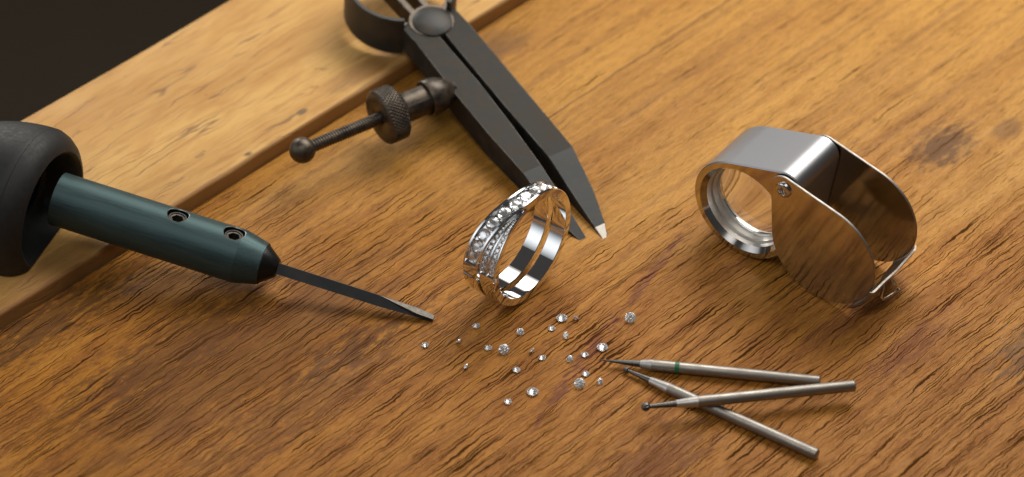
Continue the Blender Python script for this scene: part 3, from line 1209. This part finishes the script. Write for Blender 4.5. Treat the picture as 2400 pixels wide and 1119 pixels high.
# ------------------------------------------------------------------ spring dividers
DO = Vector((-1.75, 5.62, 1.20))
DT = Vector((1.95, -.08, .25))
U = (DT - DO).normalized()
Wd = Vector((0, 0, 1)).cross(U).normalized()
Nd = U.cross(Wd)
if Nd.z < 0:
    Nd = -Nd
dm = Matrix((U, Wd, Nd)).transposed().to_4x4()
dm.translation = DO                        # local x to the points, y to the upper right, z up off the leg faces
div = thing("spring_dividers", "blackened steel spring dividers with a knurled thumb nut lying across the boards", "dividers", dm)
TH = 0.66


def leg(rows, name, tip_from):
    """rows: (x, y_low, y_high, z_top, z_bottom)"""
    v, f = [], []
    for x, a, b, zt, zb in rows:
        v += [(x, a, zb), (x, a, zt), (x, b, zt), (x, b, zb)]
    f = grid_faces(len(rows), 4)
    f += [(0, 1, 2, 3), tuple((len(rows) - 1) * 4 + i for i in (3, 2, 1, 0))]
    o = mesh_obj(name, v, f, [M['blued'], M['bright_tip'], M['blued_ground']], div, smooth=12, bevel=0.02, segs=2)
    for p in o.data.polygons:
        if min(o.data.vertices[i].co.x for i in p.vertices) >= tip_from - 1e-4:
            p.material_index = 1
        elif p.center.x > 4.6 and p.normal.z > 0.7:
            p.material_index = 2
    return o


leg([(-0.42, -0.62, -0.10, -0.02, -TH), (0.25, -0.60, -0.03, 0, -TH), (1.9, -0.66, 0.0, 0, -TH), (3.3, -0.66, -0.05, 0, -TH), (4.62, -0.61, -0.13, 0, -TH + .08),
     (5.3, -0.61, -0.17, -.09, -.56), (6.0, -0.56, -0.22, -.20, -.47), (6.6, -0.44, -0.26, -.29, -.41), (6.92, -0.31, -0.28, -.34, -.365)],
    "leg", 6.6)
leg([(-0.30, 0.22, 0.74, -0.02, -TH), (0.3, 0.12, 0.76, 0, -TH), (0.96, 0.105, 0.765, 0, -TH), (2.7, 0.10, 0.76, 0, -TH), (4.5, 0.13, 0.75, 0, -TH + .08),
     (4.78, 0.115, 0.70, -.04, -.58), (5.66, 0.055, 0.53, -.13, -.51), (6.5, 0.015, 0.275, -.22, -.42), (6.76, 0.005, 0.16, -.25, -.38), (6.97, -0.015, 0.01, -.28, -.32)],
    "leg", 6.5)
# pivot rivet between the two legs
pp = [(-.66, .26), (-.05, .26), (.0, .43), (.02, .45), (.045, .44), (.085, .36), (.115, .22), (.127, .08), (.128, 0)]
v, f = lathe(pp, 56)
me = merged([(-0.14 + z, 0.06 + y, x) for x, y, z in v], f)
me.name = "pivot_rivet"
link("pivot_rivet", me, M['blued_band'], div, 40)
# head plates hugging the rivet, bright where they are worn
v, f = lathe([(-.60, .50), (-.03, .50), (.012, .48), (.012, 0)], 56)
me = merged([(-0.18 + z, 0.06 + y * 1.05, x) for x, y, z in v], f)
me.name = "pivot_collar"
link("pivot_collar", me, M['brown_steel'], div, 40)
# arms running back from the pivot into the spring
for s, y1 in ((-1, -0.50), (1, 0.42)):
    v, f = prism([(-0.3, 0.06 + s * 0.26), (-0.35, 0.06 + s * 0.10), (-2.6, y1 * 0.35), (-2.6, y1 * 0.35 + s * 0.16)], -0.5, -0.04)
    mesh_obj("arm", v, f, M['brown_steel'], div, smooth=25, bevel=0.02)
# spring: an open hoop of flat steel
SC = (-1.36, -0.01)
SR, ST = 1.27, 0.11
vs, hoop = [], []
a_start, a_end = rad(28), rad(332)
NS = 110
for i in range(NS + 1):
    a = a_start + (a_end - a_start) * i / NS
    for r, z in ((SR, -.80), (SR, .25), (SR - ST, .25), (SR - ST, -.80)):
        vs.append((SC[0] + r * cos(a), SC[1] + r * sin(a), z))
fs = grid_faces(NS + 1, 4)
fs += [(0, 1, 2, 3), tuple(NS * 4 + i for i in (3, 2, 1, 0))]
mesh_obj("spring", vs, fs, M['blued_band'], div, smooth=35, bevel=0.02)
# spring ends hooked into the heads of the legs
for s in (-1, 1):
    v, f = prism([(-0.62, s * 0.80), (-0.50, s * 0.55), (-0.36, s * 0.44), (-0.30, s * 0.56), (-0.40, s * 0.72), (-0.50, s * 0.86)], -.62, .02)
    mesh_obj("spring_hook", v, f, M['brown_steel'], div, smooth=25, bevel=0.015)
# adjusting screw across the legs
sx_, sz_ = 1.74, -0.05 - 0.02
sm = Matrix.Translation((sx_, 0, sz_)) @ Matrix.Rotation(pi / 2, 4, 'Z')   # local x' -> +y


def across(name, profile, mat, n=48, radial=None, smooth=40):
    v, f = lathe(profile, n, radial)
    me = merged([tuple(sm @ Vector(p)) for p in v], f)
    me.name = name
    return link(name, me, mat, div, smooth)


across("adjusting_ball", [(-4.36 - 0.285 * cos(pi * i / 24), 0.285 * sin(pi * i / 24)) for i in range(25)], M['brown_steel'])
# threaded rod: a true helix
pitch, r0, dep = 0.062, 0.148, 0.022
x, rows = -4.14, []
while x < -2.2:
    rows.append((x, r0))
    x += pitch / 6


def thread(x, r, t):
    ph = (x / pitch - t / (2 * pi)) % 1.0
    return r - dep * abs(2 * ph - 1) * 1.0


across("threaded_rod", rows, M['brown_steel'], 36, thread, 60)
across("rod", [(-2.2, .13), (-0.52, .13)], M['blued'], 24)


# knurled thumb nut: raised diamond pattern cut into the rim
def knurl(x, r, t):
    if r < 0.50:
        return r
    u, w = (x + 2.43) / 0.085, t * 0.615 / 0.085
    a, b = (u + w) % 1.0, (u - w * 1.0) % 1.0
    g = min(min(a, 1 - a), min(b, 1 - b))
    return r - 0.030 * max(0.0, 1 - g / 0.22)


# whole number of cuts round the rim
KN = 46


def knurl(x, r, t):
    if x < -2.40 or x > -2.00 or r < 0.5:
        return r
    u, w = (x + 2.43) / 0.105, t * KN / (2 * pi)
    a, b = (u + w) % 1.0, (u - w) % 1.0
    g = min(min(a, 1 - a), min(b, 1 - b))
    return r - 0.034 * max(0.0, 1 - g / 0.26)


np_ = [(-2.44, 0.17), (-2.46, 0.20), (-2.46, 0.50), (-2.45, 0.555), (-2.42, 0.595), (-2.405, 0.61)]
x = -2.39
while x < -2.02:
    np_.append((x, 0.622))
    x += 0.0131
np_ += [(-2.00, 0.60), (-1.985, 0.56), (-1.96, 0.47), (-1.88, 0.36), (-1.85, .34), (-1.85, 0.0)]
across("thumb_nut", np_, M['brown_steel'], KN * 8, knurl, 50)
across("sleeve", [(-1.86, .325), (-1.15, .330)], M['brown_steel'])
for s in (0,):
    pass
cup = [(-1.10, 0.335), (-1.24, 0.345), (-1.27, .37), (-1.27, .405), (-1.25, .42), (-1.06, .415), (-0.92, .385), (-0.80, .33), (-0.70, .26), (-0.62, .18), (-0.60, .1)]
across("cup_washer", cup, M['brown_steel'], 48)
# split in the sleeve shows as a thin raised lip
v, f = prism([(-1.86, -.02), (-1.22, -.02), (-1.22, .02), (-1.86, .02)], 0.322, 0.345)
v = [tuple(sm @ (Matrix.Rotation(rad(38), 4, 'X') @ Vector(p))) for p in v]
mesh_obj("sleeve_lip", v, f, M['blued'], div, smooth=0)
